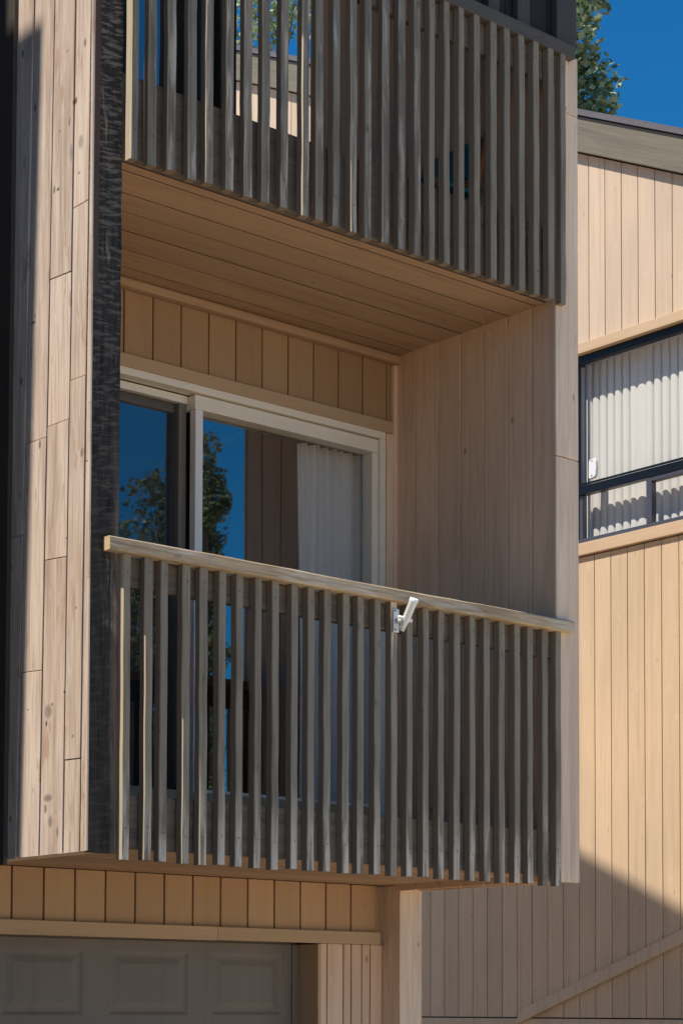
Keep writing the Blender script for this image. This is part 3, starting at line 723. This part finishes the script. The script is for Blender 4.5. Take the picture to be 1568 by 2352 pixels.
# white sensor box on the pane
Bx = thing('window_thermometer', (XW-.01, 3.60, 3.41), 'small white plastic plate with two dark screws on the lower corner of the window pane', 'plate')
bm = bm_new()
pl0 = [(3.553, 3.40), (3.560, 3.345), (3.580, 3.333), (3.640, 3.328), (3.648, 3.345), (3.645, 3.478), (3.638, 3.492), (3.575, 3.500), (3.560, 3.492), (3.553, 3.470)]
pl = [(3.60+(a-3.60)*.78, 3.41+(b-3.41)*.86) for a, b in pl0]
A = [bm.verts.new((XW-.028, a, b)) for a, b in pl]; B = [bm.verts.new((XW-.001, a, b)) for a, b in pl]
bm.faces.new(A); bm.faces.new(B[::-1])
for i in range(len(pl)): bm.faces.new((A[i], A[(i+1) % len(pl)], B[(i+1) % len(pl)], B[i]))
build('housing', bm, m_white, Bx, bev=.003)
for z in (3.36, 3.47):
    bm = bm_new(); tube(bm, (XW-.027, 3.604, z), (XW-.0305, 3.604, z), .006, .005, 10); build('screw', bm, m_screw, Bx)

# ================================================================== left neighbour that throws the shadow on the wing wall
LN = thing('dark_neighbour_house', (-4.6, 4.0, GZ), 'tall dark brown board-sided house standing just left of the balconies', 'building')
bm = boards('Y', -2.705, seq(0, .16, .53, 8.0), GZ, 9.3, seed=71, face=1); build('side_wall', bm, m_left, LN)
bm = boards('X', .53, seq(0, .16, -6.4, -2.71), GZ, 9.3, seed=72); build('front_wall', bm, m_left, LN)
bm = bm_new(); box(bm, -6.38, -2.75, .57, 8.0, GZ+.01, 9.28); build('house_core', bm, m_left, LN)
def yw(z): return .355-(z-5.98)*.0336
bm = bm_new(); z0, z1 = GZ, 7.66
hexa(bm, [(-2.86,yw(z0),z0),(-2.70,yw(z0),z0),(-2.70,.57,z0),(-2.86,.57,z0),(-2.86,yw(z1),z1),(-2.70,yw(z1),z1),(-2.70,.57,z1),(-2.86,.57,z1)]); build('wing_wall', bm, m_left, LN)
bm = boards('Y', -2.72, seq(0, .16, -1.9, .32), GZ, 4.15, seed=75, face=1); build('fill_block_side', bm, m_left, LN)  # unseen forward block, added to cut fill light on the left wing
bm = boards('X', -1.9, seq(0, .16, -6.4, -2.73), GZ, 4.15, seed=76); build('fill_block_front', bm, m_left, LN)
bm = bm_new(); box(bm, -6.38, -2.75, -1.87, .5, GZ+.01, 4.13); build('fill_block_core', bm, m_left, LN)
bm = bm_new(); hexa(bm, [(-6.6,.53,9.3),(-2.91,.53,9.3),(-2.91,8.2,12.2),(-6.6,8.2,12.2),(-6.6,.53,9.5),(-2.91,.53,9.5),(-2.91,8.2,12.4),(-6.6,8.2,12.4)]); build('roof', bm, m_shingle, LN)
bm = boards('X', 1.33, seq(0, .16, -2.70, -.145), GZ, 9.0, seed=73); build('fill_stop_wall', bm, m_left, LN)  # unseen dark wall across the gap, added to reduce fill on the wing

# ================================================================== things on the upper terrace
K = thing('folding_chair', (2.15, .62, 2.97), 'folding chair with teal canvas seen between the upper slats', 'chair')
bm = bm_new(); box(bm, 1.98, 2.28, .42, .80, 3.30, 3.322); bevel(bm, .008, 2); build('seat', bm, m_teal, K)
bm = bm_new(); hexa(bm, [(2.28,.42,3.40),(2.30,.42,3.40),(2.30,.80,3.40),(2.28,.80,3.40),(2.33,.42,3.60),(2.35,.42,3.60),(2.35,.80,3.60),(2.33,.80,3.60)]); bevel(bm, .006); build('backrest', bm, m_teal, K)
for y in (.40, .82):
    for (xa, xb, zt) in ((1.97, 2.30, 3.32), (2.30, 1.98, 3.31)):
        bm = bm_new(); tube(bm, (xa, y, 2.97), (xb, y, zt), .014); build('leg', bm, m_orange, K)
    bm = bm_new(); tube(bm, (2.27, y, 3.31), (2.36, y, 3.66), .016); build('back_frame', bm, m_orange, K)

# ================================================================== trees
def crown_mesh(name, seed, lobes, nleaf, size, mat):
    """leaf clumps spread over many small twigs inside irregular lobes; lobes: (cx,cy,cz,rx,ry,rz)"""
    rn = random.Random(seed); verts = []; faces = []
    tot = sum(l[3]*l[4]*l[5] for l in lobes)
    for (cx, cy, cz, rx, ry, rz) in lobes:
        k = int(nleaf*rx*ry*rz/tot/9)
        for _ in range(k):
            d = Vector((rn.gauss(0, 1), rn.gauss(0, 1), rn.gauss(0, 1))).normalized(); rad = rn.uniform(.45, 1.0)**.6*(1+.25*noise.noise(Vector((cx, cy, cz))+d*2.2))
            c = Vector((cx+d.x*rx*rad, cy+d.y*ry*rad, cz+d.z*rz*rad))
            for __ in range(9):
                p = c+Vector((rn.gauss(0, .09), rn.gauss(0, .09), rn.gauss(0, .09)))
                s = size*rn.uniform(.6, 1.25); a = Vector((rn.uniform(-1, 1), rn.uniform(-1, 1), rn.uniform(-.8, .5))).normalized()
                b = a.cross(Vector((rn.uniform(-1, 1), rn.uniform(-1, 1), rn.uniform(-1, 1)))).normalized()
                i = len(verts)
                verts += [p-a*s*.5, p+b*s*.34+a*s*.02, p+a*s*.55, p-b*s*.34+a*s*.02]; faces.append((i, i+1, i+2, i+3))
    me = bpy.data.meshes.new(name); me.from_pydata([tuple(v) for v in verts], [], faces); me.materials.append(mat); me.update()
    return me
def tree(name, loc, h, lobes, nleaf, size, mat, seed, label, group):
    t = thing(name, loc, label, 'tree', group)
    o = bpy.data.objects.new('crown', crown_mesh('crown', seed, lobes, nleaf, size, mat)); COL.objects.link(o); o.parent = t
    rn = random.Random(seed+1); bm = bm_new()
    top = Vector((rn.uniform(-.2, .2), rn.uniform(-.2, .2), h*.93)); pts = [Vector((0, 0, 0)), Vector((.1, .05, h*.3)), Vector((-.05, .1, h*.6)), top]
    rad = [h*.018, h*.013, h*.008, .01]
    for i in range(3): tube(bm, pts[i], pts[i+1], rad[i], rad[i+1], 10, False)
    for l in lobes:
        c = Vector(l[:3]); zz = max(h*.15, min(c.z-l[5]*.5, h*.85)); t_ = zz/h; base = pts[1].lerp(pts[2], min(1, max(0, (t_-.3)/.3))) if t_ > .3 else pts[0].lerp(pts[1], t_/.3)
        tube(bm, base, c, h*.005, .008, 6, False)
        for _ in range(5):
            e = c+Vector((rn.uniform(-1, 1)*l[3], rn.uniform(-1, 1)*l[4], rn.uniform(-1, 1)*l[5]))*.8; tube(bm, base.lerp(c, .6), e, .014, .004, 5, False)
    build('trunk', bm, m_bark, None); tr = COL.objects[-1] if False else bpy.context.scene.collection.objects[len(COL.objects)-1]
    tr.location = (0, 0, 0); tr.parent = t
    return t
def mk_lobes(seed, n, h0, h1, rad, lr):
    rn = random.Random(seed); L = []
    for i in range(n):
        t = (i+.5)/n; z = h0+(h1-h0)*t; rr_ = rad*(1-.55*t)*rn.uniform(.5, 1.0); a = rn.uniform(0, 6.28)
        k = lr*rn.uniform(.7, 1.2)*(1-.35*t)
        L.append((rr_*math.cos(a), rr_*math.sin(a), z, k, k, k*rn.uniform(.7, 1.1)))
    return L
def at(px, py, d):
    """world point seen at full-view pixel px,py at depth d along the optical axis"""
    r2 = (px-784)/4603.35; v2 = -(py-2096.5)/4603.35
    cr, sr = math.cos(roll), math.sin(roll); r = r2*cr-v2*sr; v = r2*sr+v2*cr
    return Vector((-4.2766, -6.2658, -.5564)) + d*(f + r0*r + u0*v)
# right tree beyond the neighbour roof
p = at(1268, 0, 20.0); hA = 16.0
lob = mk_lobes(3, 30, 5.5, 12.4, .80, .50)
tree('poplar_tree', (p.x, p.y, GZ), 12.6, lob, 58000, .095, m_leaf, 5, 'leafy poplar standing against blue sky beyond the olive roof edge', None)
p = at(600, 0, 24.0)
tree('poplar_tree', (p.x, p.y, GZ), 15.0, mk_lobes(8, 26, 5.0, 14.2, 1.3, .7), 20000, .08, m_leaf, 15, 'green tree glimpsed between the slats of the upper balcony', None)
# trees across the street, seen mirrored in the glass door
def mir(px, py, d):
    q = at(px, py, d); return Vector((q.x, 2*(D+.02)-q.y, q.z))
spots = [(375, 1035, 55, 1.5, 1.0, 'tall tree across the street whose peak is mirrored in the left door pane'), (285, 1165, 50, 1.5, 1.2, 'broad tree across the street mirrored low in the left door pane'), (466, 975, 60, .38, .62, 'slim tree across the street mirrored beside the white door stile')]
for i, (px_, py_, d, rd, lr_, lb) in enumerate(spots):
    q = mir(px_, py_, d); h = q.z-GZ
    tree('street_tree', (q.x, q.y, GZ), h, mk_lobes(30+i, 30, 1.6, h-lr_*.45, rd, lr_), 22000, .15, m_leafm, 40+i, lb, None)
# evergreens to the west, out of view, added to block sky light
for i, (x_, y_, h_, lb) in enumerate([(-9.5, -3.5, 11.0, 'unseen dark evergreen added to block sky light, nearest the dark brown house'), (-11.5, -7.0, 12.0, 'second unseen evergreen added to block sky light, out from the dark brown house'), (-12.0, .5, 12.5, 'unseen evergreen added to block sky light, standing behind the dark brown house')]):
    tree('sky_block_evergreen', (x_, y_, GZ), h_, mk_lobes(60+i, 24, 1.0, h_-.4, 1.9, 1.15), 9000, .26, m_leafd, 70+i, lb, None)
